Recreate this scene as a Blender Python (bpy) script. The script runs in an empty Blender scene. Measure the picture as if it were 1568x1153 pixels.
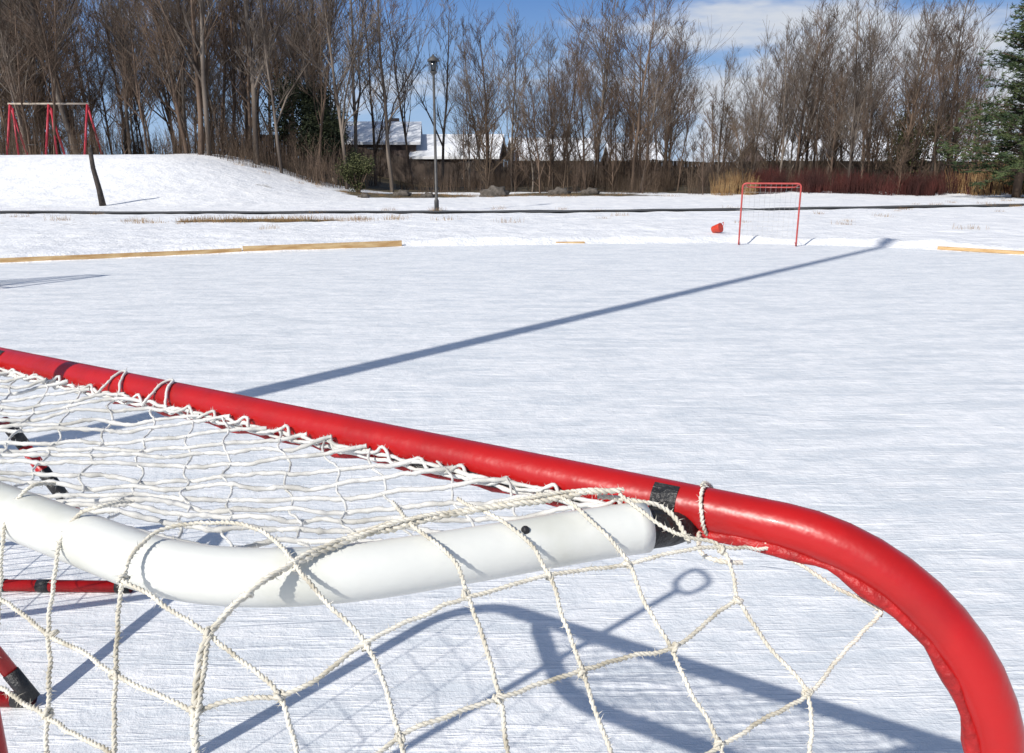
import bpy, math, random
import numpy as np
from mathutils import Vector, noise, Matrix
random.seed(7)
S=bpy.context.scene
V=Vector
# ---------------------------------------------------------------- materials
def mat(name,col=(.5,.5,.5),rough=.6,col2=None,scale=8,bump=0,bscale=40,spec=.4,coat=0,stretch=(1,1,1),detail=5,lo=.35,hi=.65,metal=0):
    m=bpy.data.materials.new(name);m.use_nodes=True
    n=m.node_tree.nodes;l=m.node_tree.links
    b=n['Principled BSDF'];b.inputs['Roughness'].default_value=rough
    b.inputs['Specular IOR Level'].default_value=spec
    b.inputs['Coat Weight'].default_value=coat;b.inputs['Metallic'].default_value=metal
    b.inputs['Base Color'].default_value=(*col,1)
    tc=n.new('ShaderNodeTexCoord');mp=n.new('ShaderNodeMapping');mp.inputs['Scale'].default_value=stretch
    l.new(tc.outputs['Object'],mp.inputs[0])
    if col2:
        t=n.new('ShaderNodeTexNoise');t.inputs['Scale'].default_value=scale;t.inputs['Detail'].default_value=detail
        l.new(mp.outputs[0],t.inputs['Vector'])
        r=n.new('ShaderNodeValToRGB');r.color_ramp.elements[0].position=lo;r.color_ramp.elements[1].position=hi
        r.color_ramp.elements[0].color=(*col,1);r.color_ramp.elements[1].color=(*col2,1)
        l.new(t.outputs[0],r.inputs[0]);l.new(r.outputs[0],b.inputs['Base Color'])
    if bump:
        t2=n.new('ShaderNodeTexNoise');t2.inputs['Scale'].default_value=bscale;t2.inputs['Detail'].default_value=3
        l.new(mp.outputs[0],t2.inputs['Vector'])
        bp=n.new('ShaderNodeBump');bp.inputs['Strength'].default_value=bump;bp.inputs['Distance'].default_value=.02
        l.new(t2.outputs[0],bp.inputs['Height']);l.new(bp.outputs[0],b.inputs['Normal'])
    return m
M_red=mat('red_paint',(.45,.009,.009),.35,(.30,.010,.010),scale=13,bump=.08,bscale=38,spec=.42,coat=.10,lo=.45,hi=.8)
M_redd=mat('faded_red_paint',(.50,.08,.07),.5,(.40,.06,.05),scale=11)
M_redf=mat('red_edge_strip',(.46,.015,.015),.5,(.28,.01,.01),scale=60,bump=.3,bscale=90)
M_white=mat('white_pipe_paint',(.72,.725,.68),.38,(.50,.50,.41),scale=9,bump=.04,bscale=50,lo=.48,hi=.8)
M_tape=mat('black_tape',(.012,.012,.014),.45,(.03,.03,.03),scale=60,bump=.3,bscale=120)
M_rope=mat('net_cord',(.74,.70,.60),.9,(.44,.40,.31),scale=38,lo=.42,hi=.72,detail=3)
M_rope2=mat('net_cord_white',(.72,.71,.67),.9,(.46,.45,.41),scale=30,lo=.42,hi=.72,detail=2)
M_bark=mat('bark',(.080,.062,.050),.9,(.22,.18,.145),scale=1.2,stretch=(1,1,.3),detail=0)
M_bark2=mat('bark_brown',(.070,.048,.034),.9,(.175,.12,.085),scale=1.2,stretch=(1,1,.3),detail=0)
M_brush=mat('brush_stems',(.055,.038,.026),.9,(.15,.105,.07),scale=.5,detail=0)
M_dog=mat('dogwood_stems',(.05,.016,.013),.8,(.11,.028,.022),scale=.8,detail=0)
M_reed=mat('dry_grass',(.30,.17,.07),.9,(.45,.30,.14),scale=3,detail=0)
M_pine=mat('pine_needles',(.028,.05,.018),.8,(.075,.10,.035),scale=1.2,detail=0)
M_cedar=mat('cedar_foliage',(.014,.022,.010),.85,(.04,.05,.02),scale=2,detail=0)
M_shrub=mat('shrub_foliage',(.045,.055,.018),.85,(.095,.10,.04),scale=3,detail=0)
M_plank=mat('yellow_board',(.46,.27,.11),.75,(.64,.46,.24),scale=3,stretch=(1,1,6),bump=.2)
M_dark=mat('dark_wood',(.03,.025,.022),.85,(.07,.055,.045),scale=8,bump=.4)
M_fence=mat('fence_wood',(.045,.035,.030),.9,(.10,.075,.06),scale=1.5,detail=1)
M_pole=mat('lamp_metal',(.05,.05,.05),.5,(.09,.085,.08),scale=5)
M_brick=mat('house_brick',(.10,.07,.06),.85,(.17,.13,.11),scale=2,detail=1)
M_roofsnow=mat('roof_snow',(.84,.86,.88),.8,(.72,.74,.78),scale=.6,bump=.2,bscale=3,detail=2)
M_glass=mat('window_glass',(.03,.04,.05),.1,spec=.8)
M_trim=mat('trim',(.6,.6,.58),.6,(.5,.5,.48),scale=4)
M_swred=mat('playground_red',(.50,.04,.06),.45,(.38,.03,.05),scale=5)
M_beam=mat('playground_beam',(.45,.38,.30),.6,(.35,.30,.25),scale=5)
M_rock=mat('rock',(.06,.052,.043),.9,(.15,.13,.11),scale=5,bump=.6,bscale=12)
M_asph=mat('asphalt',(.05,.05,.05),.85,(.10,.10,.10),scale=1.2,bump=.3)
M_bucket=mat('orange_plastic',(.62,.06,.02),.4,(.5,.04,.02),scale=6)
M_shaft=mat('aluminium_shaft',(.45,.46,.48),.35,(.35,.35,.36),scale=20,metal=.8)
M_blue=mat('shovel_plastic',(.03,.10,.35),.4,(.02,.08,.30),scale=6)

# ---------------------------------------------------------------- mesh builder
class MB:
    def __init__(s): s.v=[];s.f=[];s.m=[]
    def tube(s,pts,r,n=8,mi=0,cap=True):
        pts=[V(p) for p in pts];N=len(pts)
        rr=r if isinstance(r,(list,tuple)) else [r]*N
        t=(pts[1]-pts[0]).normalized()
        a=t.cross(V((0,0,1)));
        if a.length<.1:a=t.cross(V((1,0,0)))
        a.normalize();base=len(s.v)
        for i in range(N):
            if 0<i<N-1:t2=(pts[i+1]-pts[i-1])
            elif i==0:t2=pts[1]-pts[0]
            else:t2=pts[-1]-pts[-2]
            if t2.length<1e-9:t2=t
            t2=t2.normalized();a=(a-t2*a.dot(t2))
            if a.length<1e-6:a=t2.orthogonal()
            a.normalize();b=t2.cross(a)
            for k in range(n):
                an=2*math.pi*k/n
                s.v.append(tuple(pts[i]+(a*math.cos(an)+b*math.sin(an))*rr[i]))
        for i in range(N-1):
            for k in range(n):
                k2=(k+1)%n
                s.f.append((base+i*n+k,base+i*n+k2,base+(i+1)*n+k2,base+(i+1)*n+k));s.m.append(mi)
        if cap:
            s.f.append(tuple(base+k for k in reversed(range(n))));s.m.append(mi)
            s.f.append(tuple(base+(N-1)*n+k for k in range(n)));s.m.append(mi)
    def face(s,pts,mi=0):
        b=len(s.v);s.v+= [tuple(p) for p in pts];s.f.append(tuple(range(b,b+len(pts))));s.m.append(mi)
    def box(s,c,h,mi=0,rot=0):
        b=len(s.v);ca,sa=math.cos(rot),math.sin(rot)
        for z in(-1,1):
            for x,y in((-1,-1),(1,-1),(1,1),(-1,1)):
                dx,dy=x*h[0],y*h[1];s.v.append((c[0]+dx*ca-dy*sa,c[1]+dx*sa+dy*ca,c[2]+z*h[2]))
        for q in((3,2,1,0),(4,5,6,7),(0,1,5,4),(1,2,6,5),(2,3,7,6),(3,0,4,7)):
            s.f.append(tuple(b+i for i in q));s.m.append(mi)
    def blob(s,c,r,mi=0,seg=8,rings=6,nz=0):
        b=len(s.v);c=V(c);r=V(r) if isinstance(r,(tuple,list)) else V((r,r,r))
        for i in range(rings+1):
            th=math.pi*i/rings
            for k in range(seg):
                ph=2*math.pi*k/seg
                d=V((math.sin(th)*math.cos(ph),math.sin(th)*math.sin(ph),math.cos(th)))
                q=1+nz*noise.noise(d*2+c)
                s.v.append((c.x+d.x*r.x*q,c.y+d.y*r.y*q,c.z+d.z*r.z*q))
        for i in range(rings):
            for k in range(seg):
                k2=(k+1)%seg;s.f.append((b+i*seg+k,b+(i+1)*seg+k,b+(i+1)*seg+k2,b+i*seg+k2));s.m.append(mi)
    def mesh(s,name,mats,smooth=True):
        me=bpy.data.meshes.new(name);me.from_pydata(s.v,[],s.f)
        for m in mats:me.materials.append(m)
        me.polygons.foreach_set('material_index',s.m)
        me.polygons.foreach_set('use_smooth',[smooth]*len(s.f));me.update();return me
    def obj(s,name,mats,parent=None,smooth=True):
        o=bpy.data.objects.new(name,s.mesh(name,mats,smooth));S.collection.objects.link(o)
        if parent:o.parent=parent
        return o
class Merge:
    """many placed copies of all-quad meshes gathered in ONE mesh object"""
    def __init__(s):s.v=[];s.f=[];s.m=[];s.n=0;s.mats=[]
    def add(s,src,x,y,z,sc,rot,lx=0,ly=0):
        va,fa,m=src
        if m not in s.mats:s.mats.append(m)
        M=np.array((Matrix.Rotation(lx,3,'X')@Matrix.Rotation(ly,3,'Y')@Matrix.Rotation(rot,3,'Z')))*sc
        s.v.append(va@M.T+np.array([x,y,z]));s.f.append(fa+s.n);s.n+=len(va);s.m.append(np.full(len(fa),s.mats.index(m),dtype=np.int32))
    def obj(s,name):
        v=np.concatenate(s.v).astype(np.float32);f=np.concatenate(s.f).astype(np.int32);mi=np.concatenate(s.m)
        me=bpy.data.meshes.new(name);me.vertices.add(len(v));me.vertices.foreach_set('co',v.ravel())
        me.loops.add(len(f)*4);me.loops.foreach_set('vertex_index',f.ravel())
        me.polygons.add(len(f));me.polygons.foreach_set('loop_start',np.arange(0,len(f)*4,4,dtype=np.int32))
        for m in s.mats:me.materials.append(m)
        me.polygons.foreach_set('material_index',mi);me.update(calc_edges=True);me.validate()
        o=bpy.data.objects.new(name,me);S.collection.objects.link(o);return o
def src(mb,m):return (np.array(mb.v),np.array(mb.f),m)
def empty(name,loc=(0,0,0)):
    o=bpy.data.objects.new(name,None);o.location=loc;S.collection.objects.link(o);return o
def crom(P,step=.01):
    P=[V(p) for p in P];P=[P[0]*2-P[1]]+P+[P[-1]*2-P[-2]];out=[]
    for i in range(1,len(P)-2):
        L=(P[i+1]-P[i]).length;n=max(1,int(L/step))
        for k in range(n):
            t=k/n
            out.append(.5*((2*P[i])+(P[i+1]-P[i-1])*t+(2*P[i-1]-5*P[i]+4*P[i+1]-P[i+2])*t*t+(3*P[i]-P[i-1]-3*P[i+1]+P[i+2])*t**3))
    out.append(P[-2]);return out
def rope(mb,P,rs=.0015,off=.0012,pitch=.011,step=.0024,hairs=.85,mi=0,jit=0.0015):
    c=crom(P,step)
    if len(c)<3:return
    a=(c[1]-c[0]).orthogonal().normalized();s1=[];s2=[];d=0
    sd=random.random()*100
    for i,p in enumerate(c):
        t=(c[min(i+1,len(c)-1)]-c[max(i-1,0)]).normalized()
        a=(a-t*a.dot(t)).normalized();b=t.cross(a);an=2*math.pi*d/pitch
        p=p+noise.noise_vector(V((d*60,sd,0)))*jit+noise.noise_vector(V((d*14,sd,5)))*jit*2
        o=(a*math.cos(an)+b*math.sin(an))*off
        s1.append(p+o);s2.append(p-o)
        if random.random()<hairs:
            q=random.random()*6.28;dd=(a*math.cos(q)+b*math.sin(q));L=random.uniform(.002,.0055)
            b0=p+dd*rs*1.3;w=t*.00035
            mb.face([b0-w,b0+w,b0+dd*L+t*random.uniform(-.004,.004)],mi)
        if i<len(c)-1:d+=(c[i+1]-c[i]).length
    mb.tube(s1,rs,5,mi,False);mb.tube(s2,rs,5,mi,False)
def soft(mb,P,r=.0024,step=.004,mi=0,hairs=.5):
    c=crom(P,step);sd=random.random()*99
    if len(c)<3:return
    rr=[r*(1+.5*noise.noise(V((i*.9,sd,0)))) for i in range(len(c))]
    c=[p+noise.noise_vector(V((i*.35,sd,3)))*.0015 for i,p in enumerate(c)]
    mb.tube(c,rr,6,mi,False)
    for p in c:
        for _ in range(2):
            if random.random()<hairs:
                q=V((random.uniform(-1,1),random.uniform(-1,1),random.uniform(-.3,1))).normalized()
                w=V((.0005,.0003,0));mb.face([p-w,p+w,p+q*random.uniform(.003,.008)],mi)

# ---------------------------------------------------------------- near goal
O=V((.43,.60,0));E1=V((-.864,.503,0));E2=V((-.503,-.864,0));W0=1.83;HH=1.22
def G(s,d,z):return O+E1*s+E2*d+V((0,0,z))
near=empty('hockey_goal',O)
def nobj(mb,name,mats,smooth=True):
    o=mb.obj(name,mats,None,smooth);o.parent=near;o.matrix_parent_inverse=Matrix.Translation(-O);return o
def mouth(w,h,R=.2):
    P=[(0,.02)]+[(0,z) for z in np.linspace(.1,h-R,12)]
    for i in range(1,13):
        a=math.pi/2*i/12;P.append((R-R*math.cos(a),h-R+R*math.sin(a)))
    P+=[(x,h) for x in np.linspace(R+.03,w-R-.03,40)]
    for i in range(0,13):
        a=math.pi/2*i/12;P.append((w-R+R*math.sin(a),h-R+R*math.cos(a)))
    P+=[(w,z) for z in np.linspace(h-R-.03,.02,12)]
    return P
mb=MB();mb.tube([G(s,0,z) for s,z in mouth(W0,HH)],.0225,28);nobj(mb,'mouth_frame',[M_red])
mb=MB();bp=crom([G(s,d,.025) for s,d in [(0,0),(0,.25),(.03,.55),(.14,.78),(.35,.88),(W0/2,.90),(W0-.35,.88),(W0-.14,.78),(W0-.03,.55),(W0,.25),(W0,0)]],.03)
mb.tube(bp,.021,14);nobj(mb,'base_frame',[M_red])
SH=[(.317,.058),(.36,.105),(.434,.195),(.50,.268),(.57,.318),(.65,.343),(.76,.345),(W0/2,.345)]
SHF=SH+[(W0-s,d) for s,d in SH[-2::-1]]
mb=MB();sp=crom([G(s,d,1.215) for s,d in SHF],.012)
mb.tube(sp,.0245,32)
nobj(mb,'top_shelf_pipe',[M_white])
mb=MB()
for sgn in(0,1):
    f=(lambda s:W0-s) if sgn else (lambda s:s)
    mb.tube([G(f(.285),.006,1.203),G(f(.30),.03,1.206),G(f(.318),.060,1.213),G(f(.323),.066,1.214)],[.013,.017,.0195,.0195],16)
nobj(mb,'shelf_connector',[M_tape])
# added black bands round the crossbar's back half, standing for the dark joint gap
mb=MB()
for s0 in(.300,W0-.325):
    N=10
    for i in range(N):
        a0=math.radians(20+150*i/N);a1=math.radians(20+150*(i+1)/N);r=.0236
        def q(s,a):return G(s,r*math.sin(a),HH+r*math.cos(a))
        mb.face([q(s0,a0),q(s0,a1),q(s0+.026,a1),q(s0+.026,a0)])
c=G(.392,.150,1.215)+V((-.004,-.010,.0212));mb.blob(c,.0042,0,10,6)
nobj(mb,'dark_joint_bands',[M_tape])
mb=MB();P=[];RR=[]
for s,z in [(x,HH-.0) for x in np.linspace(1.2,.24,50)]+[(.2-.2*math.sin(a),HH-.2+.2*math.cos(a)) for a in np.linspace(0,math.pi/2,26)]+[(0,z) for z in np.linspace(1.0,.1,30)]:
    if s>.2:nx,nz=0,-1
    elif z<HH-.2:nx,nz=1,0
    else:
        v=V((.2-s,0,(HH-.2)-z)).normalized();nx,nz=v.x,v.z
    k=.0200+.004*noise.noise(V((s*30,z*30,0)))
    P.append(G(s+nx*k*.9,.014,z+nz*k*.9))
    RR.append(.0065+.005*noise.noise(V((s*22,z*22,5))))
mb.tube(P,RR,10);nobj(mb,'net_edge_strip',[M_redf])

K=1000.
def KP(s):return [V([float(q)/K for q in p.split(',')]) for p in s.split()]
net={
'c1':'-176,590,1239 -141,557,1219 -111,537,1200 -92,509,1181 -78,478,1164 -70,453,1153',
'c2':'-110,690,1250 -87,642,1247 -51,610,1236 -35,584,1214 -20,551,1188 -9,518,1166 -2,476,1144',
'c3':'-50,705,1246 -20,666,1249 12,639,1237 31,615,1214 43,587,1189 56,554,1163 65,526,1143 77,495,1122',
'c4':'25,720,1246 52,693,1250 82,658,1233 101,642,1212 115,614,1185 134,591,1162 146,565,1137 162,537,1110 163,518,1096',
'c5':'102,706,1250 148,678,1226 192,672,1211 199,636,1179 223,612,1148 250,591,1118 241,549,1082',
'e':'225,712,1222 238,694,1207 281,671,1185 335,651,1160',
'r1':'243,689,1203 192,672,1211 144,657,1213 101,642,1212 31,615,1214 -34,584,1214 -74,561,1208 -111,537,1200 -136,514,1191 -165,496,1185 -196,492,1184 -221,484,1182',
'r2':'199,636,1179 170,617,1171 134,591,1162 93,573,1162 56,554,1163 23,538,1165 -9,518,1166 -44,495,1167 -78,478,1164 -106,450,1156',
'r3':'335,651,1160 299,628,1138 250,591,1118 206,565,1113 162,537,1110 125,506,1107',
'seam':'103,710,1251 59,700,1252 -8,676,1251 -82,649,1249 -135,623,1245 -176,590,1239 -206,563,1227 -229,538,1208 -227,510,1194 -221,484,1182 -210,445,1166',
'br':'-229,538,1208 -193,515,1196 -165,496,1185 -146,462,1166 -138,447,1159',
'l0':'-176,590,1239 -207,623,1247 -251,640,1252 -295,637,1250 -311,614,1243 -317,590,1226 -310,562,1199 -301,533,1176 -287,489,1144 -282,474,1136',
'l1':'-355,700,1245 -377,677,1251 -398,676,1242 -407,663,1228 -404,639,1203 -386,596,1171 -375,569,1153 -364,541,1136 -343,497,1115',
'l2':'-455,750,1244 -468,731,1247 -486,716,1227 -476,684,1198 -463,651,1173 -446,608,1145 -435,583,1131',
'q1':'-470,654,1174 -432,630,1172 -386,596,1171 -341,564,1174 -301,533,1176 -259,508,1179 -221,484,1182',
'q2':'-317,590,1226 -277,567,1219 -229,538,1208',
'q3':'-435,583,1131 -364,541,1136 -324,513,1139 -286,487,1143'}
mb=MB()
for k,st in net.items():
    P=KP(st)
    if k=='seam':
        rope(mb,P,.0018,.0015,.014);rope(mb,[p+V((.002,.002,.003)) for p in P],.0013,.0011,.011)
        rope(mb,[p+V((-.003,.004,.001)) for p in P[:5]],.0011,.001,.010)
    else:rope(mb,P,.00125,.0011,.009)
for st in('-176,590,1239','-111,537,1200','-78,478,1164','-35,584,1214','-9,518,1166','31,615,1214','56,554,1163','101,642,1212','134,591,1162','162,537,1110','192,672,1211','199,636,1179','250,591,1118','335,651,1160','-229,538,1208','-221,484,1182','-165,496,1185','-317,590,1226','-301,533,1176','-386,596,1171','-364,541,1136','-206,563,1227'):
    c=KP(st)[0]
    for a in range(2):
        u=V((random.uniform(-1,1),random.uniform(-1,1),random.uniform(-1,1))).normalized();w=u.orthogonal().normalized();x=u.cross(w)
        rope(mb,[c+(w*math.cos(t)+x*math.sin(t))*.0030 for t in np.linspace(0,6.1,9)],.0013,.0009,.01,hairs=.9)
for s in(.272,):
    rope(mb,[G(s+.006*math.cos(t),.0262*math.sin(t),HH+.0262*math.cos(t)) for t in np.linspace(0,6.5,18)],.0013,.0010)
rope(mb,[G(.275,.022,1.205),G(.262,.05,1.20),G(.24,.06,1.20),G(.225,.045,1.196)],.0015,.0012)
rope(mb,[G(.36,.07,1.243),G(.325,.055,1.240),G(.30,.042,1.228),G(.275,.05,1.205)],.0016,.0014)
nobj(mb,'draped_side_net',[M_rope])
mb=MB()
ends=[('-70,453,1153',(.40,.87)),('-2,476,1144',(.33,.86)),('77,495,1122',(.25,.83)),('163,518,1096',(.17,.79)),('241,549,1082',(.10,.70)),('-210,445,1166',(.58,.89)),('-282,474,1136',(.66,.89)),('-343,497,1115',(.74,.89)),('-435,583,1131',(.84,.90))]
cols=[]
for st,(s,d) in ends:
    a=KP(st)[0];b=G(s,d,.03);m=a.lerp(b,.5)+V((.02,.04,0))
    P=crom([a,m,b],.05);cols.append(P);mb.tube(P,.0016,5,0,False)
for s in np.arange(.97,W0-.05,.1):
    d0=.375 if s<1.3 else .375-(s-1.3)*.75
    a=G(s,max(d0,.03),1.22);b=G(s,.88 if s<W0-.3 else .5,.03);P=crom([a,a.lerp(b,.5)-E2*.06,b],.05);mb.tube(P,.0016,5,0,False);cols.append(P)
order=[cols[4],cols[3],cols[2],cols[1],cols[0]]+cols[5:]
for fr in np.linspace(.06,.97,12):
    mb.tube([c[int(fr*(len(c)-1))] for c in order],.0016,5,0,False)
for z in np.arange(.1,1.05,.1):
    a=order[0][min(len(order[0])-1,int((1.08-z)/1.08*(len(order[0])-1)))];mb.tube([G(.012,.03,z+.03),a],.0016,5,0,False)
nobj(mb,'lower_net',[M_rope])
def shd(s):
    s=min(s,W0-s)
    if s<.317:return .03
    for (a,b),(a2,b2) in zip(SH,SH[1:]):
        if s<=a2:return b+(b2-b)*(s-a)/(a2-a)
    return .345
def inside(p):
    q=p-O;s=q.dot(E1);d=q.dot(E2);return s>.30 and s<W0-.30 and .026<d<shd(s)-.004
def topz(p):
    q=p-O;s=q.dot(E1);d=q.dot(E2);D=max(shd(s),.02)
    t=max(0,min(1,d/D))
    return 1.230-.030*math.sin(math.pi*t)**.8*(1 if D>.2 else D/.2)+.010*noise.noise(p*9)
mb=MB()
def family(dr,sp,r,hj,amp):
    dr=V(dr).normalized();nr=V((-dr.y,dr.x,0));C=G(W0/2,.18,0)
    k=-40
    while k<=40:
        run=[];ph=random.uniform(-.007,.007)
        for t in np.arange(-1.2,1.2,.012):
            off=.007*noise.noise(V((t*9,k*3.1,0)))+ amp*math.sin(t*2*math.pi/.086+(math.pi if k%2 else 0))+ph
            p=C+nr*(k*sp+off)+dr*t;p.z=0
            if inside(p):run.append(V((p.x,p.y,topz(p)+.006*noise.noise(V((t*20,k,2))))))
            else:
                if len(run)>3:soft(mb,run,r,hairs=hj)
                run=[]
        k+=1
family((1,.03,0),.032,.0028,1,.0015)
family((-.35,1,0),.055,.0014,.8,.004)
P=[];s=.345
while s<W0-.13:
    big=(s>.95 and random.random()<.35)
    j=random.uniform(-.004,.004)
    if big:P+=[G(s,.034,1.214),G(s+.012,.019,1.238),G(s+.022+j,.0,1.2455),G(s+.034,.012,1.2425),G(s+.045,.034,1.220)]
    else:P+=[G(s,.034+j,1.212),G(s+.014,.029+j*.3,1.224+j),G(s+.03,.035,1.216+j)]
    s+=random.uniform(.045,.09)
soft(mb,P,.0021,.003,hairs=.9)
for q in range(2):
    P=[G(s,.030+.004*noise.noise(V((s*40,q*7,0))),1.216-q*.007+.007*noise.noise(V((s*50,3+q,0)))) for s in np.arange(.34,W0-.15,.015)]
    soft(mb,P,.0026,.004,hairs=1)
nobj(mb,'top_net',[M_rope2])
mb=MB();mb.tube([G(s,.0225+.002*noise.noise(V((s*30,1,1))),1.209) for s in np.arange(.34,.66,.01)],[.0055+.003*noise.noise(V((s*40,0,0))) for s in np.arange(.34,.66,.01)],8);nobj(mb,'dark_edging',[M_tape])

# ---------------------------------------------------------------- folded rebounder frame at left
def bar_tape(mb,a,b,r,bands,mt=1):
    a=V(a);b=V(b);mb.tube([a,b],r,14,0)
    for t0,t1 in bands:mb.tube([a.lerp(b,t0),a.lerp(b,t1)],r+.0018,14,mt)
mb=MB();V1=V((-1.43,2.72,.022));V2=V((-1.42,2.06,.022));LN=V((-.60,.04,1));HL=.64
for Q,yy in((V1,2.76),(V2,2.10)):
    bar_tape(mb,Q,V((-3.3,yy,.022)),.022,[(.0,.03),(.165,.19),(.255,.36)] if Q is V1 else [(.0,.03)])
    T=Q+LN*HL
    bar_tape(mb,Q,T,.021,[(0,.05),(.2,.36),(.5,.72),(.86,1)] if Q is V1 else [(0,.14),(.6,.8)])
    mb.tube([T,V((-3.3,yy,.022))],.018,12,0)
mb.tube([V1+LN*HL,V2+LN*HL],.021,14,0);mb.tube([(-3.3,2.76,.022),(-3.3,2.10,.022)],.021,14,0)
for i in range(1,12):
    t=i/12;a=(V1+LN*HL).lerp(V((-3.3,2.76,.02)),t);b=(V2+LN*HL).lerp(V((-3.3,2.10,.02)),t);mb.tube([a,b],.0025,5,2)
for i in range(1,12):
    t=i/12;a=(V1+LN*HL).lerp(V2+LN*HL,t);b=V((-3.3,2.76,.02)).lerp(V((-3.3,2.10,.02)),t);mb.tube([a,b],.0025,5,2)
mb.obj('hockey_rebounder_frame',[M_red,M_tape,M_rope])

# ---------------------------------------------------------------- generic goal
def goal(name,loc,rot,w,h=1.22,dep=.8,rb=.02,m_=None,cord=.0018):
    e=empty(name,loc);e.rotation_euler[2]=rot
    m=MB();m.tube([(s,0,z) for s,z in mouth(w,h,.07)],rb,14)
    m.tube(crom([(0,0,.02),(.0,dep*.7,.02),(.12,dep,.02),(w-.12,dep,.02),(w,dep*.7,.02),(w,0,.02)],.05),rb*.8,10)
    m.tube(crom([(.05,0,h),(.08,.22,h-.06),(.2,.32,h-.08),(w-.2,.32,h-.08),(w-.08,.22,h-.06),(w-.05,0,h)],.05),rb*.8,10)
    m.obj('frame',[m_ or M_red],e)
    m=MB()
    for s in np.arange(.04,w,.10 if cord<.002 else .045):
        m.tube([(s,0,h),(s,.32,h-.08),(s,dep*.97,.03)],cord,4,0,False)
    for t in np.arange(0,1,.09 if cord<.002 else .05):
        d=.32+(dep-.32)*t;z=(h-.08)*(1-t)+.03*t
        m.tube([(0.0,0.01,z),(.02,d*.8,z),(.1,d,z),(w-.1,d,z),(w-.02,d*.8,z),(w,.01,z)],cord,4,0,False)
    m.obj('net',[M_rope2],e)
goal('hockey_goal',(4.60,16.45,0),math.radians(-17),1.10,rb=.017,m_=M_redd)
goal('hockey_goal',(-7.62,9.35,0),math.radians(62),1.5,rb=.028,cord=.004)

# ---------------------------------------------------------------- snow shovel leaning on shelf
mb=MB();a=V((-1.30,.94,.06));b=V((-.86,1.02,1.80));mb.tube([a,b],.013,12,0)
ax=(b-a).normalized();sd=V((.35,-.93,0));sd=(sd-ax*sd.dot(ax)).normalized()
hp=[b,b+ax*.03+sd*.05,b+ax*.11+sd*.055,b+ax*.13,b+ax*.11-sd*.055,b+ax*.03-sd*.05,b]
mb.tube(crom(hp,.01),.011,10,1)
ny=ax.cross(sd).normalized();R=[]
for i in range(9):
    t=i/8-.5;R.append((a+sd*t*.5+ny*(.06*(4*t*t))-ax*.02,a+sd*t*.46+ny*(.06*(4*t*t))+ax*.34))
for i in range(8):
    mb.face([R[i][0],R[i+1][0],R[i+1][1],R[i][1]],1)
    mb.face([R[i][1]+ny*.006,R[i+1][1]+ny*.006,R[i+1][0]+ny*.006,R[i][0]+ny*.006],1)
mb.obj('snow_shovel',[M_shaft,M_blue])
mb=MB();mb.tube([(-4.82,2.02,0),(-4.82,2.02,.5),(-4.82,2.02,15)],[.13,.12,.085],20,0)
mb.tube([(-4.82,2.02,0),(-4.82,2.02,.12)],.2,20,0);mb.box((-4.82,2.02,15.05),(.22,.12,.08),0,.7)
mb.obj('rink_light_pole',[M_pole])

# ---------------------------------------------------------------- terrain
ICE=[(-16,-8),(-16,9.8),(-8.44,13.27),(-5,14.95),(-2.1,16.2),(1.4,16.75),(4.6,16.95),(7.2,16.2),(8.6,15.2),(9.9,13.9),(16,6),(16,-8)]
def sdist(x,y):
    d=1e9;ins=False;n=len(ICE)
    for i in range(n):
        ax_,ay=ICE[i];bx,by=ICE[(i+1)%n]
        ex,ey=bx-ax_,by-ay;t=max(0,min(1,((x-ax_)*ex+(y-ay)*ey)/(ex*ex+ey*ey)))
        d=min(d,math.hypot(x-ax_-ex*t,y-ay-ey*t))
        if (ay>y)!=(by>y) and x<(bx-ax_)*(y-ay)/(by-ay)+ax_:ins=not ins
    return -d if ins else d
def ss(a,b,x):
    t=max(0,min(1,(x-a)/(b-a)));return t*t*(3-2*t)
def hill(x,y):
    return 2.05*(1-ss(-18,-6.5,x))*ss(30.5,41,y)
def terr(x,y):
    if -20<x<20 and -12<y<24:
        d=sdist(x,y)
        if d<-.25:return -.03
    else:d=9
    nz=noise.noise(V((x*.35,y*.35,0)))*.06+noise.noise(V((x*1.7,y*1.7,3)))*.035
    k=ss(-.25+.2*noise.noise(V((x*.9,y*.9,11))),.45,d)
    z=(.05+nz*.8)*k-.03*(1-k)
    if d<2:z+=.10*math.exp(-((d-.32)/.3)**2)*(.55+.9*abs(noise.noise(V((x*1.1,y*1.1,7)))))
    far=ss(60,200,y)
    z+=hill(x,y)+.9*far
    z+=.25*ss(40,48,y)*noise.noise(V((x*.15,y*.15,9)))
    return z
xs=np.concatenate([np.linspace(-500,-70,12),np.arange(-64,-20,1.2),np.arange(-19.5,-11,.3),np.arange(-11,11.5,.16),np.arange(11.8,24,.4),np.arange(25,75,1.5),np.linspace(80,500,12)])
ys=np.concatenate([np.linspace(-120,-14,8),np.arange(-12,11,1.5),np.arange(11,19,.14),np.arange(19,33,.3),np.arange(33,66,.8),np.linspace(68,900,30)])
nx,ny_=len(xs),len(ys)
vs=[];gr=[]
def patch(x,y,cx,cy,rx,ry):
    return max(0,1-((x-cx)/rx)**2-((y-cy)/ry)**2)
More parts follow.
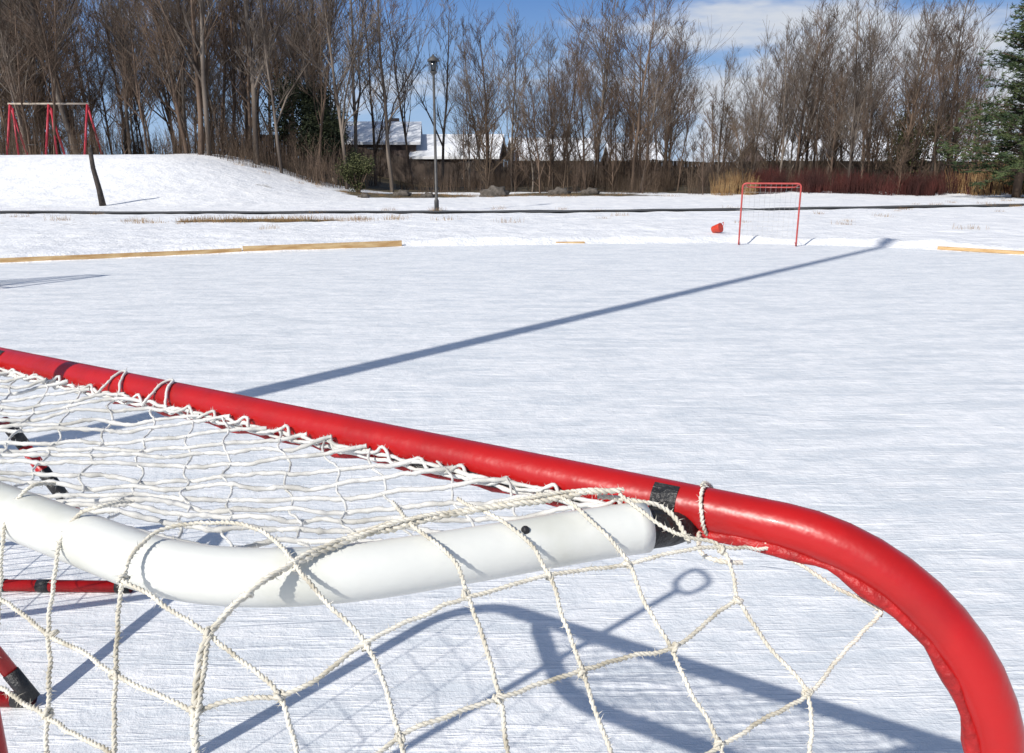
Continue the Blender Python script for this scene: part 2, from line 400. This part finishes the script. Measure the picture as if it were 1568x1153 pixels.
for y in ys:
    for x in xs:
        vs.append((x,y,terr(x,y)))
        g=.0
        g=max(g,1.9*patch(x,y,-7.2,23.2,3.0,.8))
        g=max(g,.55*patch(x,y,-13,22,6,1.5),.45*patch(x,y,-3,25.5,7,1.0))
        g=max(g,.50*patch(x,y,-3,27,16,.6))
        g=max(g,1.3*patch(x,y,-5.5,43,5,4.0),1.0*patch(x,y,3,45,8,3.8),.6*patch(x,y,-11,38,3,1.2))
        g=max(g,1.5*patch(x,y,24,33,5,1.6),1.2*patch(x,y,26.5,41,4,3))
        g=max(g,1.1*ss(45,51,y)*(1 if x<12 else ss(46,50,y)))
        gr.append(min(1,g))
fs=[(j*nx+i,j*nx+i+1,(j+1)*nx+i+1,(j+1)*nx+i) for j in range(ny_-1) for i in range(nx-1)]
me=bpy.data.meshes.new('snow_ground');me.from_pydata(vs,[],fs)
at=me.attributes.new('grass','FLOAT','POINT');at.data.foreach_set('value',gr)
me.polygons.foreach_set('use_smooth',[True]*len(fs))
def snowmat():
    m=bpy.data.materials.new('snow');m.use_nodes=True;n=m.node_tree.nodes;l=m.node_tree.links;b=n['Principled BSDF']
    b.inputs['Roughness'].default_value=.75;b.inputs['Specular IOR Level'].default_value=.15
    tc=n.new('ShaderNodeTexCoord')
    t=n.new('ShaderNodeTexNoise');t.inputs['Scale'].default_value=1.3;t.inputs['Detail'].default_value=6;t.inputs['Roughness'].default_value=.68
    l.new(tc.outputs['Object'],t.inputs['Vector'])
    a=n.new('ShaderNodeAttribute');a.attribute_name='grass'
    ad=n.new('ShaderNodeMath');ad.operation='ADD';l.new(a.outputs['Fac'],ad.inputs[0]);l.new(t.outputs[0],ad.inputs[1])
    r=n.new('ShaderNodeValToRGB');r.color_ramp.elements[0].position=.53;r.color_ramp.elements[1].position=.62
    mu=n.new('ShaderNodeMath');mu.operation='MULTIPLY';mu.inputs[1].default_value=.5;l.new(ad.outputs[0],mu.inputs[0]);l.new(mu.outputs[0],r.inputs[0])
    g=n.new('ShaderNodeTexNoise');g.inputs['Scale'].default_value=9;g.inputs['Detail'].default_value=3;l.new(tc.outputs['Object'],g.inputs['Vector'])
    gr_=n.new('ShaderNodeValToRGB');gr_.color_ramp.elements[0].position=.3;gr_.color_ramp.elements[1].position=.7
    gr_.color_ramp.elements[0].color=(.045,.040,.025,1);gr_.color_ramp.elements[1].color=(.18,.14,.085,1);l.new(g.outputs[0],gr_.inputs[0])
    s2=n.new('ShaderNodeValToRGB');s2.color_ramp.elements[0].color=(.74,.755,.78,1);s2.color_ramp.elements[1].color=(.88,.88,.88,1)
    s2.color_ramp.elements[0].position=.35;s2.color_ramp.elements[1].position=.6
    l.new(t.outputs[0],s2.inputs[0])
    mx=n.new('ShaderNodeMixRGB');l.new(r.outputs[0],mx.inputs[0]);l.new(s2.outputs[0],mx.inputs[1]);l.new(gr_.outputs[0],mx.inputs[2]);l.new(mx.outputs[0],b.inputs['Base Color'])
    bu=n.new('ShaderNodeBump');bu.inputs['Strength'].default_value=.55;bu.inputs['Distance'].default_value=.3;l.new(t.outputs[0],bu.inputs['Height']);l.new(bu.outputs[0],b.inputs['Normal'])
    return m
me.materials.append(snowmat())
o=bpy.data.objects.new('snow_ground',me);S.collection.objects.link(o)
def icemat():
    m=bpy.data.materials.new('rink_ice');m.use_nodes=True;n=m.node_tree.nodes;l=m.node_tree.links;b=n['Principled BSDF']
    b.inputs['Specular IOR Level'].default_value=.2
    tc=n.new('ShaderNodeTexCoord')
    def mapd(rot,sc,loc=(0,0,0)):
        mp=n.new('ShaderNodeMapping');mp.inputs['Rotation'].default_value=(0,0,math.radians(rot));mp.inputs['Scale'].default_value=sc;mp.inputs['Location'].default_value=loc
        l.new(tc.outputs['Object'],mp.inputs[0]);return mp
    def nz(src,scale,det=5,ro=.6):
        t=n.new('ShaderNodeTexNoise');t.noise_dimensions='2D';t.inputs['Scale'].default_value=scale;t.inputs['Detail'].default_value=det;t.inputs['Roughness'].default_value=ro
        l.new(src.outputs[0] if src else tc.outputs['Object'],t.inputs['Vector']);return t.outputs[0]
    def ramp(src,p0,p1,c0=0,c1=1):
        r=n.new('ShaderNodeMapRange');r.inputs[1].default_value=p0;r.inputs[2].default_value=p1;r.inputs[3].default_value=c0;r.inputs[4].default_value=c1
        l.new(src,r.inputs[0]);return r.outputs[0]
    def mth(op,a,c):
        k=n.new('ShaderNodeMath');k.operation=op
        l.new(a,k.inputs[0])
        if isinstance(c,(int,float)):k.inputs[1].default_value=c
        else:l.new(c,k.inputs[1])
        return k.outputs[0]
    st=[ramp(nz(mapd(r,(s1,s2,1)),sc,3,.7),p,p+.12) for r,s1,s2,sc,p in((12,1,11,1.9,.55),(-24,1,16,3,.59),(58,1,20,3,.61))]
    sc=st[0]
    for q in st[1:]:sc=mth('MAXIMUM',sc,q)
    dk=ramp(nz(mapd(8,(1,5,1)),1.1,6,.72),.44,.62)
    # skate cuts: thin, nearly straight contour lines of strongly stretched smooth noise, broken up by the frost pattern
    ls=None
    for r,s1,s2,w,lo in((14,.10,1.5,.0035,.50),(-34,.09,1.8,.0040,.46),(68,.08,1.6,.0035,.53),(118,.10,2.0,.005,.48)):
        q=nz(mapd(r,(s1,s2,1),(r*.37,3.1,0)),1.0,0,.4)
        q=mth('ABSOLUTE',mth('SUBTRACT',q,lo),0);q=ramp(q,0,w,1,0);ls=q if ls is None else mth('MAXIMUM',ls,q)
    motr=nz(None,7,6,.72)
    mot=ramp(motr,.38,.64)
    ls=mth('MULTIPLY',ls,ramp(motr,.44,.56))
    c1=n.new('ShaderNodeMixRGB');c1.inputs[1].default_value=(.73,.755,.775,1);c1.inputs[2].default_value=(.87,.873,.877,1);l.new(mot,c1.inputs[0])
    c0=n.new('ShaderNodeMixRGB');c0.inputs[2].default_value=(.59,.64,.68,1);l.new(mth('MULTIPLY',dk,.55),c0.inputs[0]);l.new(c1.outputs[0],c0.inputs[1])
    c2=n.new('ShaderNodeMixRGB');c2.inputs[2].default_value=(.94,.94,.94,1);l.new(mth('MULTIPLY',sc,.62),c2.inputs[0]);l.new(c0.outputs[0],c2.inputs[1])
    c3=n.new('ShaderNodeMixRGB');c3.inputs[2].default_value=(.45,.50,.56,1);l.new(mth('MULTIPLY',ls,.5),c3.inputs[0]);l.new(c2.outputs[0],c3.inputs[1])
    l.new(c3.outputs[0],b.inputs['Base Color'])
    l.new(ramp(dk,0,1,.7,.42),b.inputs['Roughness'])
    h=mth('ADD',mth('MULTIPLY',sc,.5),mth('SUBTRACT',mth('MULTIPLY',motr,2.2),mth('MULTIPLY',ls,.5)))
    bu=n.new('ShaderNodeBump');bu.inputs['Strength'].default_value=.5;bu.inputs['Distance'].default_value=.012;l.new(h,bu.inputs['Height']);l.new(bu.outputs[0],b.inputs['Normal'])
    return m
mb=MB();mb.face([(x,y,.0) for x,y in ICE]);mb.obj('rink_ice',[icemat()],None,False)
def plank(name,a,b,h=.11,th=.02,z0=0.01):
    m=MB();a=V(a);b=V(b);L=(b-a).length;an=math.atan2(b.y-a.y,b.x-a.x);c=(a+b)/2
    m.box((c.x,c.y,z0+h/2),(L/2,th,h/2),0,an)
    e=(b-a).normalized();pn=V((-e.y,e.x,0))
    for t in np.arange(.3,L,1.2):
        p=a+e*t+pn*.05;m.box((p.x,p.y,h*.45),(.02,.025,h*.6),0,an)
    m.obj(name,[M_plank],None,False)
plank('rink_board',(-15.9,9.85,0),(-8.5,13.25,0),.055)
plank('rink_board',(-8.44,13.28,0),(-5.0,14.96,0),.075)
plank('rink_board',(-4.98,14.97,0),(-2.2,16.16,0),.11)
plank('rink_board',(8.15,15.5,0),(9.3,14.5,0),.06)
plank('rink_board',(.9,16.7,0),(1.5,16.78,0),.035)
mb=MB();PA=[(-60,25.5),(-30,26.6),(-17,27.0),(-8,27.1),(0,27.7),(8,29),(15,31),(22,33.6),(30,37),(60,48)]
pc=crom([(x,y,0) for x,y in PA],1.0);prev=None
for i,p in enumerate(pc):
    t=(pc[min(i+1,len(pc)-1)]-pc[max(i-1,0)]).normalized();q=V((-t.y,t.x,0))
    w=.55+.25*noise.noise(V((p.x*.5,0,0)))
    z=max(terr(p.x,p.y),terr(p.x-q.x*w,p.y-q.y*w),terr(p.x+q.x*w,p.y+q.y*w))+.03
    c=(p-q*w+V((0,0,z)),p+q*w+V((0,0,z)))
    if prev:mb.face([prev[0],c[0],c[1],prev[1]])
    prev=c
mb.obj('asphalt_path',[M_asph],None,True)

# ---------------------------------------------------------------- trees
def tree(seed,h,r0,spread,m,nb=18,first=.22,up0=.7,up1=1.6,c1=7,c2=6,wob=.07):
    R=random.Random(seed);mb=MB()
    lean=V((R.uniform(-.05,.05),R.uniform(-.05,.05),0))
    n=12;T=[];p=V((0,0,-.2));d=V((lean.x,lean.y,1))
    for i in range(n+1):
        T.append(p.copy());d=(d+V((R.uniform(-wob,wob),R.uniform(-wob,wob),.07))).normalized();p=p+d*h/n
    TR=[r0*(1-i/n)**.8+.016 for i in range(n+1)];mb.tube(T,TR,5,0,False)
    def br(p,d,L,r,lev):
        k=4 if lev<2 else (3 if lev<3 else 2);P=[p];q=p.copy();dd=d.copy()
        for i in range(k):
            dd=(dd+V((R.uniform(-.25,.25),R.uniform(-.25,.25),R.uniform(-.02,.24)))).normalized();q=q+dd*L/k;P.append(q.copy())
        e=.010 if lev<3 else .008
        mb.tube(P,[max(r*(1-i/k),e) for i in range(k+1)],4 if lev<2 else 3,0,False)
        if lev>=3 or L<.3:return
        c=[0,c1,c2][lev]
        for j in range(c):
            t=R.uniform(.2,1.0)*k;i=min(int(t),k-1);b=P[i].lerp(P[i+1],t-i)
            ddr=(P[i+1]-P[i]).normalized();o=V((R.uniform(-1,1),R.uniform(-1,1),R.uniform(-.25,.8))).normalized()
            br(b,(ddr*.8+o*.75).normalized(),L*R.uniform(.32,.62),max(r*.45*(1-t/k*.5),.010),lev+1)
    # occasional second leader
    if R.random()<.6:
        i=R.randint(2,5);b=T[i];az=R.uniform(0,6.28)
        br(b,V((math.cos(az)*.3,math.sin(az)*.3,1)).normalized(),h*(1-i/n)*.85,TR[i]*.7,1)
    for j in range(nb):
        t=first+(1-first)*(j+R.random())/nb;t=min(t,.985)*n;i=int(t);b=T[i].lerp(T[i+1],t-i)
        az=R.uniform(0,6.283);up=R.uniform(up0,up1);d=V((math.cos(az),math.sin(az),up)).normalized()
        L=h*spread*(1-.66*(t/n))*R.uniform(.6,1.2)
        br(b,d,L,TR[i]*.5,1)
    return src(mb,m)
TM=[tree(1,13,.11,.36,M_bark,18,.16),tree(2,12,.09,.33,M_bark2,18,.15),tree(3,11.5,.08,.40,M_bark2,18,.12,.9,1.9),
    tree(4,14,.12,.30,M_bark,18,.28,.9,2.2),tree(5,10.5,.07,.44,M_bark2,18,.10,.9,1.8),tree(6,12.5,.10,.36,M_bark,17,.2),tree(7,13,.08,.32,M_bark2,18,.25,1,2.2),
    tree(8,12,.12,.52,M_bark2,17,.2,.8,1.5),tree(9,12,.11,.48,M_bark,18,.22,.9,1.7),tree(10,12.5,.10,.46,M_bark2,15,.2,.6,1.3,wob=.11),tree(13,11,.08,.50,M_bark,14,.15,.6,1.4,wob=.12)]
SAP=[tree(11,6,.045,.42,M_bark2,15,.08,c1=6,c2=4),tree(12,5,.035,.45,M_brush,15,.06,c1=6,c2=4)]
R=random.Random(21);MG=Merge()
def put(sr,x,y,s,lean=.04,mg=None):
    (mg or MG).add(sr,x,y,terr(x,y),s,R.uniform(0,6.28),R.uniform(-lean,lean),R.uniform(-lean,lean))
for i in range(92):
    y=45+29*R.random()**1.1;px=R.uniform(-.66,-.215)
    put(R.choice(TM),px*y,y,R.uniform(.75,1.25),.06)
for px,y,s,k in((-.20,46,1.0,5),(-.19,53,1.05,3),(-.165,55,1.0,1),(-.145,49,.95,3),(-.12,57,1.0,6),(-.215,50,1.15,8),(-.085,58,.85,3)):
    put(TM[k],px*y,y,s,.03)
for i in range(80):
    y=R.uniform(47,70);px=R.uniform(-.06,.66)
    if .02<px<.10 and R.random()<.4:continue
    if .19<px<.27 and R.random()<.6:continue
    hs=.80+.12*math.sin(px*17)+(.06 if px>.3 else 0)
    put(R.choice(TM),px*y,y,hs*R.uniform(.60,1.05)*y/58,.07)
for px,y,s in((.145,50,.93),(.155,54,.8),(.34,52,.85),(.38,50,.78),(.43,54,.9),(.47,50,.75),(-.03,54,.85),(.0,51,.75),(.05,52,.7),(.09,50,.65),(.25,52,.62),(.29,50,.7)):
    put(TM[R.choice([7,8,9,10])],px*y,y,s,.03)
for i in range(160):
    y=R.uniform(46,64);px=R.uniform(-.66,.64)
    if -.22<px<.0 and R.random()<.7:continue
    put(R.choice(SAP),px*y,y,R.uniform(.4,1.0),.1)
MG.obj('bare_tree_line')
def clump(seed,n,rad,h0,h1,m,r=.012,fork=3):
    Q=random.Random(seed);mb=MB()
    for i in range(n):
        a=Q.uniform(0,6.28);d=rad*math.sqrt(Q.random());x,y=d*math.cos(a),d*math.sin(a)*.6;h=Q.uniform(h0,h1)
        l=V((Q.uniform(-.25,.25),Q.uniform(-.25,.25),1));p=V((x,y,-.1));q=p+l*h*.5;e=q+(l+V((Q.uniform(-.2,.2),Q.uniform(-.2,.2),0)))*h*.5
        mb.tube([p,q,e],[r,r*.8,r*.4],3,0,False)
        for k in range(fork):
            t=Q.uniform(.3,.9);b=p.lerp(e,t);mb.tube([b,b+V((Q.uniform(-.4,.4),Q.uniform(-.4,.4),Q.uniform(.2,.7)))*h*.35],[r*.6,r*.35],3,0,False)
    return src(mb,m)
BR=[clump(1,60,1.6,.8,2.4,M_brush),clump(2,60,1.6,.5,1.6,M_brush),clump(3,50,1.5,1,2.8,M_bark2)]
UG=Merge()
for i in range(190):
    y=R.uniform(47,63);px=R.uniform(-.66,.66)
    if px<-.22:y=R.uniform(43.5,57)
    s=R.uniform(.6,1.1)
    if px>-.2:s*=.8
    if -.22<px<.03:s*=.75
    put(R.choice(BR),px*y,y,s,.05,UG)
UG.obj('underbrush')
DG=[clump(5,150,1.3,.7,1.7,M_dog,.011,2),clump(6,150,1.3,.5,1.4,M_dog,.011,2)];DD=Merge()
for i in range(46):
    y=R.uniform(46,49);px=R.uniform(.28,.64);put(R.choice(DG),px*y,y,R.uniform(.65,1.05),.03,DD)
DD.obj('red_dogwood_hedge')
RG=clump(8,160,1.0,.8,1.9,M_reed,.010,0);RR_=Merge()
for px,y,s in((.575,46,1.1),(.60,46.5,1.2),(.55,47,.9),(.625,46,1.1),(.255,46,.7),(.275,46.5,.8),(.29,45.8,.6)):put(RG,px*y,y,s,.03,RR_)
RR_.obj('dry_grass_clump')
def conifer(name,loc,h,rad,m,whorls=24,per=8,first=.08,seed=3,ex=.75):
    Q=random.Random(seed);e=empty(name,loc);mb=MB();mb.tube([(0,0,-.2),(.05,0,h*.5),(0,0,h)],[h*.022,h*.013,.02],8);mb.obj('trunk',[M_bark2],e)
    mb=MB();bb=MB()
    for w in range(whorls):
        t=first+(1-first)*w/whorls
        for k in range(per):
            tt=min(.995,t+Q.uniform(-.02,.02));L=rad*(1-tt)**ex*Q.uniform(.6,1.15)+.15;az=Q.uniform(0,6.28);dz=Q.uniform(-.15,.25)+.3*tt
            d=V((math.cos(az),math.sin(az),dz)).normalized();p=V((0,0,h*tt))
            bb.tube([p,p+d*L],[.03,.01],4,0,False)
            for j in range(int(6+L*8)):
                u=Q.uniform(.2,1.05);c=p+d*L*u+V((Q.gauss(0,.13),Q.gauss(0,.13),Q.gauss(0,.09)-.1*u*u))
                for q in range(7):
                    v=V((Q.uniform(-1,1),Q.uniform(-1,1),Q.uniform(-.4,.9))).normalized()*Q.uniform(.12,.27);w_=v.orthogonal().normalized()*.028
                    mb.face([c-w_,c+w_,c+v])
    mb.obj('needles',[m],e,False);bb.obj('limbs',[M_bark2],e)
conifer('pine_tree',(24.8,40.5,terr(25,40.5)),9.6,3.9,M_pine,28,9,.13,3,.6)
conifer('pine_tree',(29.5,43,terr(29.5,43)),7.5,3.2,M_pine,18,7,.10,5)
def bush(name,loc,rx,rz,m,n=9000,seed=1,lf=.13):
    Q=random.Random(seed);mb=MB()
    cl=[(V((Q.gauss(0,.45)*rx,Q.gauss(0,.3)*rx,rz*Q.uniform(.15,.95))),Q.uniform(.25,.5)*rx) for _ in range(16)]
    for i in range(n):
        c,r=Q.choice(cl);p=c+V((Q.gauss(0,.5),Q.gauss(0,.5),Q.gauss(0,.5)))*r
        if p.z<0:continue
        v=V((Q.uniform(-1,1),Q.uniform(-1,1),Q.uniform(-1,1))).normalized()*lf;w=v.orthogonal().normalized()*lf*.4;mb.face([p-w,p+w,p+v])
    for c,r in cl:mb.tube([(0,0,-.1),c*.5,c],[.07,.04,.01],4,1,False)
    mb.obj(name,[m,M_bark2],None,False).location=loc
bush('cedar_bush',(-12.6,50,terr(-12.6,50)+.8),2.2,4.2,M_cedar,9000,1)
bush('cedar_bush',(-10.9,49,terr(-10.9,49)+.6),1.5,3.8,M_cedar,6000,2)
bush('evergreen_shrub',(-8.3,44.5,terr(-8.3,44.5)),.85,1.8,M_shrub,3200,3,.10)
bush('evergreen_shrub',(26.5,55,0),2.2,4.6,M_shrub,5000,4,.16)
mb=MB()
for x in np.arange(-20,70,.30):
    h=2.0+.05*noise.noise(V((x,0,0)));y=66+.02*x;z=terr(x,y);mb.box((x,y,z+h/2-.1),(.14,.015,h/2))
for x in np.arange(-20,70,2.4):mb.box((x,66.09+.02*x,terr(x,66)+.95),(.06,.06,1.05))
mb.obj('wooden_fence',[M_fence],None,False)
def house(x,y,w,d,hw,hr,rot=0,name='brick_house'):
    z=terr(x,y)-.3;e=empty(name,(x,y,z));e.rotation_euler[2]=rot
    m=MB();m.box((0,0,hw/2),(w/2,d/2,hw/2))
    for sx in(-1,1):m.face([(sx*w/2,-d/2,hw),(sx*w/2,d/2,hw),(sx*w/2,0,hw+hr*.97)])
    m.box((w*.25,d*.1,hw+hr*.7),(.35,.35,hr*.6));m.obj('walls',[M_brick],e,False)
    m=MB();o=.4;zz=hw-.12
    for sy in(-1,1):
        a=[(-w/2-o,sy*(d/2+o),zz),(w/2+o,sy*(d/2+o),zz),(w/2+o,0,hw+hr),(-w/2-o,0,hw+hr)]
        b=[(p[0],p[1],p[2]+.22) for p in a]
        m.face(b if sy<0 else b[::-1]);m.face([a[0],a[1],b[1],b[0]]);m.face([a[1],a[2],b[2],b[1]]);m.face([a[3],a[0],b[0],b[3]])
    m.obj('snowy_roof',[M_roofsnow],e,False)
    m=MB()
    for i in range(int(w/3)):
        cx=-w/2+1.5+i*3
        m.box((cx,-d/2-.02,hw*.58),(.55,.03,.6),0);m.box((cx,-d/2-.05,hw*.58+.66),(.65,.04,.06),1);m.box((cx,-d/2-.05,hw*.58-.66),(.65,.05,.05),1)
    m.obj('windows',[M_glass,M_trim],e,False)
house(-12.6,76,8,9,2.6,1.8,.08);house(-4.6,75,7,8,2.5,1.85,-.08);house(3.6,80,7,8,2.4,1.8,.1);house(13,90,5,8,2.2,1.7)
house(31,92,9,8,2.3,2.0,.1);house(41,92,9,8,2.3,1.9,-.1);house(52,95,9,8,2.2,1.8)
e=empty('street_lamp',(-2.6,28.3,terr(-2.6,28.3)));mb=MB()
mb.tube([(0,0,-.1),(0,0,.35),(0,0,.4),(0,0,4.45)],[.085,.08,.05,.042],14);mb.obj('post',[M_pole],e)
mb=MB();mb.tube([(0,0,4.42),(0,0,4.5),(0,0,4.52)],[.05,.12,.12],12);mb.tube([(0,0,4.84),(0,0,4.9),(0,0,5.0),(0,0,5.06)],[.2,.19,.06,.015],12)
for k in range(6):
    a=k*math.pi/3;mb.tube([(.11*math.cos(a),.11*math.sin(a),4.5),(.16*math.cos(a),.16*math.sin(a),4.86)],.012,5)
mb.obj('lantern_frame',[M_pole],e);mb=MB();mb.tube([(0,0,4.52),(0,0,4.84)],[.09,.13],12);mb.obj('lantern_glass',[M_glass],e)
mb=MB();z=terr(-15.7,31.4);mb.tube([(-15.65,31.4,z-.1),(-15.72,31.4,z+.6),(-15.85,31.4,z+1.4),(-15.88,31.4,z+2.15)],[.13,.10,.085,.075],10)
mb.obj('wooden_post',[M_dark])
e=empty('swing_set',(-25.2,46,terr(-25.2,46)));mb=MB()
for x in(-2.1,0,2.1):
    mb.tube([(x-.05,-.9,-.1),(x,0,2.7)],.06,8);mb.tube([(x+.05,.9,-.1),(x,0,2.7)],.06,8)
    if x<2:
        mb.tube([(x+.35,-.5,-.1),(x+.12,0,2.5)],.05,8)
mb.obj('legs',[M_swred],e);mb=MB();mb.tube([(-2.2,0,2.72),(2.2,0,2.72)],.055,10);mb.obj('top_beam',[M_beam],e)
mb=MB()
for x in(-1.4,-.9,.8,1.3):mb.tube([(x,0,2.7),(x,0,.6)],.012,5)
mb.box((-1.15,0,.58),(.28,.1,.02));mb.box((1.05,0,.58),(.28,.1,.02));mb.obj('swings',[M_pole],e)
mb=MB();mb.box((-27.4,44,terr(-27.4,44)+.75),(.17,.04,.32),0);mb.tube([(-27.4,44.06,terr(-27.4,44)-.1),(-27.4,44.06,terr(-27.4,44)+.9)],.04,8,1);mb.box((-27.4,44,terr(-27.4,44)+.02),(.3,.2,.1),1);mb.obj('park_sign',[M_trim,M_beam],None,False)
for x,y,r in((-.9,43,.75),(-4.2,41,.35),(-5.6,42,.45),(2.6,45,.6),(-7.2,40,.3),(4.4,46,.5)):
    mb=MB();mb.blob((0,0,0),(r,r*.7,r*.5),0,14,10,.55);o=mb.obj('boulder',[M_rock]);o.location=(x,y,terr(x,y)+r*.15)
e=MB();c=V((4.75,18.9,.15));dx=V((.6,-.6,.25)).normalized();q=.72
e.tube([c-dx*.15*q,c-dx*.14*q,c+dx*.13*q,c+dx*.15*q,c+dx*.15*q],[.10*q,.11*q,.15*q,.155*q,.14*q],16,0);e.tube([c+dx*.11+V((0,-.1,0)),c+dx*.16+V((0,-.07,.07)),c+dx*.17+V((0,0,.11)),c+dx*.11+V((0,.1,.04))],.007,6,0)
e.obj('plastic_bucket',[M_bucket])
tg=clump(9,60,.35,.06,.22,M_reed,.004,0);TG=Merge()
for i in range(200):
    q=R.random()
    if q<.35:x,y=R.gauss(-7,2.0),R.gauss(23.2,.4)
    elif q<.7:x,y=R.gauss(-3,5),R.gauss(43,1.5)
    elif q<.85:x,y=R.gauss(23,3),R.gauss(32,1.5)
    else:x,y=R.uniform(-16,20),R.uniform(20,30)
    put(tg,x,y,R.uniform(.6,1.4),.05,TG)
TG.obj('grass_tufts')

# ---------------------------------------------------------------- light, sky, camera
az=V((.655,.756,0)).normalized();el=math.radians(38.5)
L=bpy.data.lights.new('sun','SUN');L.energy=4.35;L.angle=math.radians(.55);L.color=(1,.955,.885)
so=bpy.data.objects.new('sun',L);S.collection.objects.link(so);so.rotation_euler=V((az.x*math.cos(el),az.y*math.cos(el),-math.sin(el))).to_track_quat('-Z','Y').to_euler();so.location=(-20,-20,30)
w=bpy.data.worlds.new('World');S.world=w;w.use_nodes=True;n=w.node_tree.nodes;l=w.node_tree.links;bg=n['Background'];bg.inputs[1].default_value=.11
sk=n.new('ShaderNodeTexSky');sk.sky_type='NISHITA';sk.sun_disc=False;sk.sun_elevation=el;sk.sun_rotation=math.radians(221)
tc=n.new('ShaderNodeTexCoord');sp_=n.new('ShaderNodeSeparateXYZ');l.new(tc.outputs['Generated'],sp_.inputs[0])
rp=n.new('ShaderNodeValToRGB');E=rp.color_ramp.elements;E[0].position=.0;E[0].color=(.36,.54,.79,1);E[1].position=.2;E[1].color=(.072,.205,.53,1)
l.new(sp_.outputs[2],rp.inputs[0])
sc=n.new('ShaderNodeMixRGB');sc.blend_type='MULTIPLY';sc.inputs[0].default_value=1;sc.inputs[2].default_value=(10,10,10,1);l.new(rp.outputs[0],sc.inputs[1])
fd=n.new('ShaderNodeMapRange');fd.inputs[1].default_value=.2;fd.inputs[2].default_value=.6;fd.inputs[3].default_value=.85;fd.inputs[4].default_value=0;l.new(sp_.outputs[2],fd.inputs[0])
m1=n.new('ShaderNodeMixRGB');l.new(fd.outputs[0],m1.inputs[0]);l.new(sk.outputs[0],m1.inputs[1]);l.new(sc.outputs[0],m1.inputs[2])
mp=n.new('ShaderNodeMapping');mp.inputs['Scale'].default_value=(2.2,2.2,9);mp.inputs['Location'].default_value=(.3,.1,0);l.new(tc.outputs['Generated'],mp.inputs[0])
cn=n.new('ShaderNodeTexNoise');cn.inputs['Scale'].default_value=1.6;cn.inputs['Detail'].default_value=6;cn.inputs['Roughness'].default_value=.55;l.new(mp.outputs[0],cn.inputs['Vector'])
xr=n.new('ShaderNodeMapRange');xr.inputs[1].default_value=-.25;xr.inputs[2].default_value=.35;xr.inputs[3].default_value=-.09;xr.inputs[4].default_value=.14;l.new(sp_.outputs[0],xr.inputs[0])
ca=n.new('ShaderNodeMath');ca.operation='ADD';l.new(cn.outputs[0],ca.inputs[0]);l.new(xr.outputs[0],ca.inputs[1])
hz=n.new('ShaderNodeMapRange');hz.inputs[1].default_value=.22;hz.inputs[2].default_value=.45;hz.inputs[3].default_value=0;hz.inputs[4].default_value=-.3;l.new(sp_.outputs[2],hz.inputs[0])
cb=n.new('ShaderNodeMath');cb.operation='ADD';l.new(ca.outputs[0],cb.inputs[0]);l.new(hz.outputs[0],cb.inputs[1])
cr=n.new('ShaderNodeMapRange');cr.inputs[1].default_value=.5;cr.inputs[2].default_value=.68;cr.interpolation_type='SMOOTHSTEP';l.new(cb.outputs[0],cr.inputs[0])
m2=n.new('ShaderNodeMixRGB');m2.inputs[2].default_value=(5.9,6.3,7.0,1);l.new(cr.outputs[0],m2.inputs[0]);l.new(m1.outputs[0],m2.inputs[1]);l.new(m2.outputs[0],bg.inputs[0])
cam=bpy.data.cameras.new('camera');co=bpy.data.objects.new('camera',cam);S.collection.objects.link(co);co.location=(0,0,1.55);co.rotation_euler=(math.radians(90-14.67),0,0);cam.lens=28.24;cam.sensor_width=36;cam.clip_end=3000;cam.clip_start=.02
S.camera=co
S.view_settings.view_transform='Standard';S.view_settings.look='None';S.view_settings.exposure=0
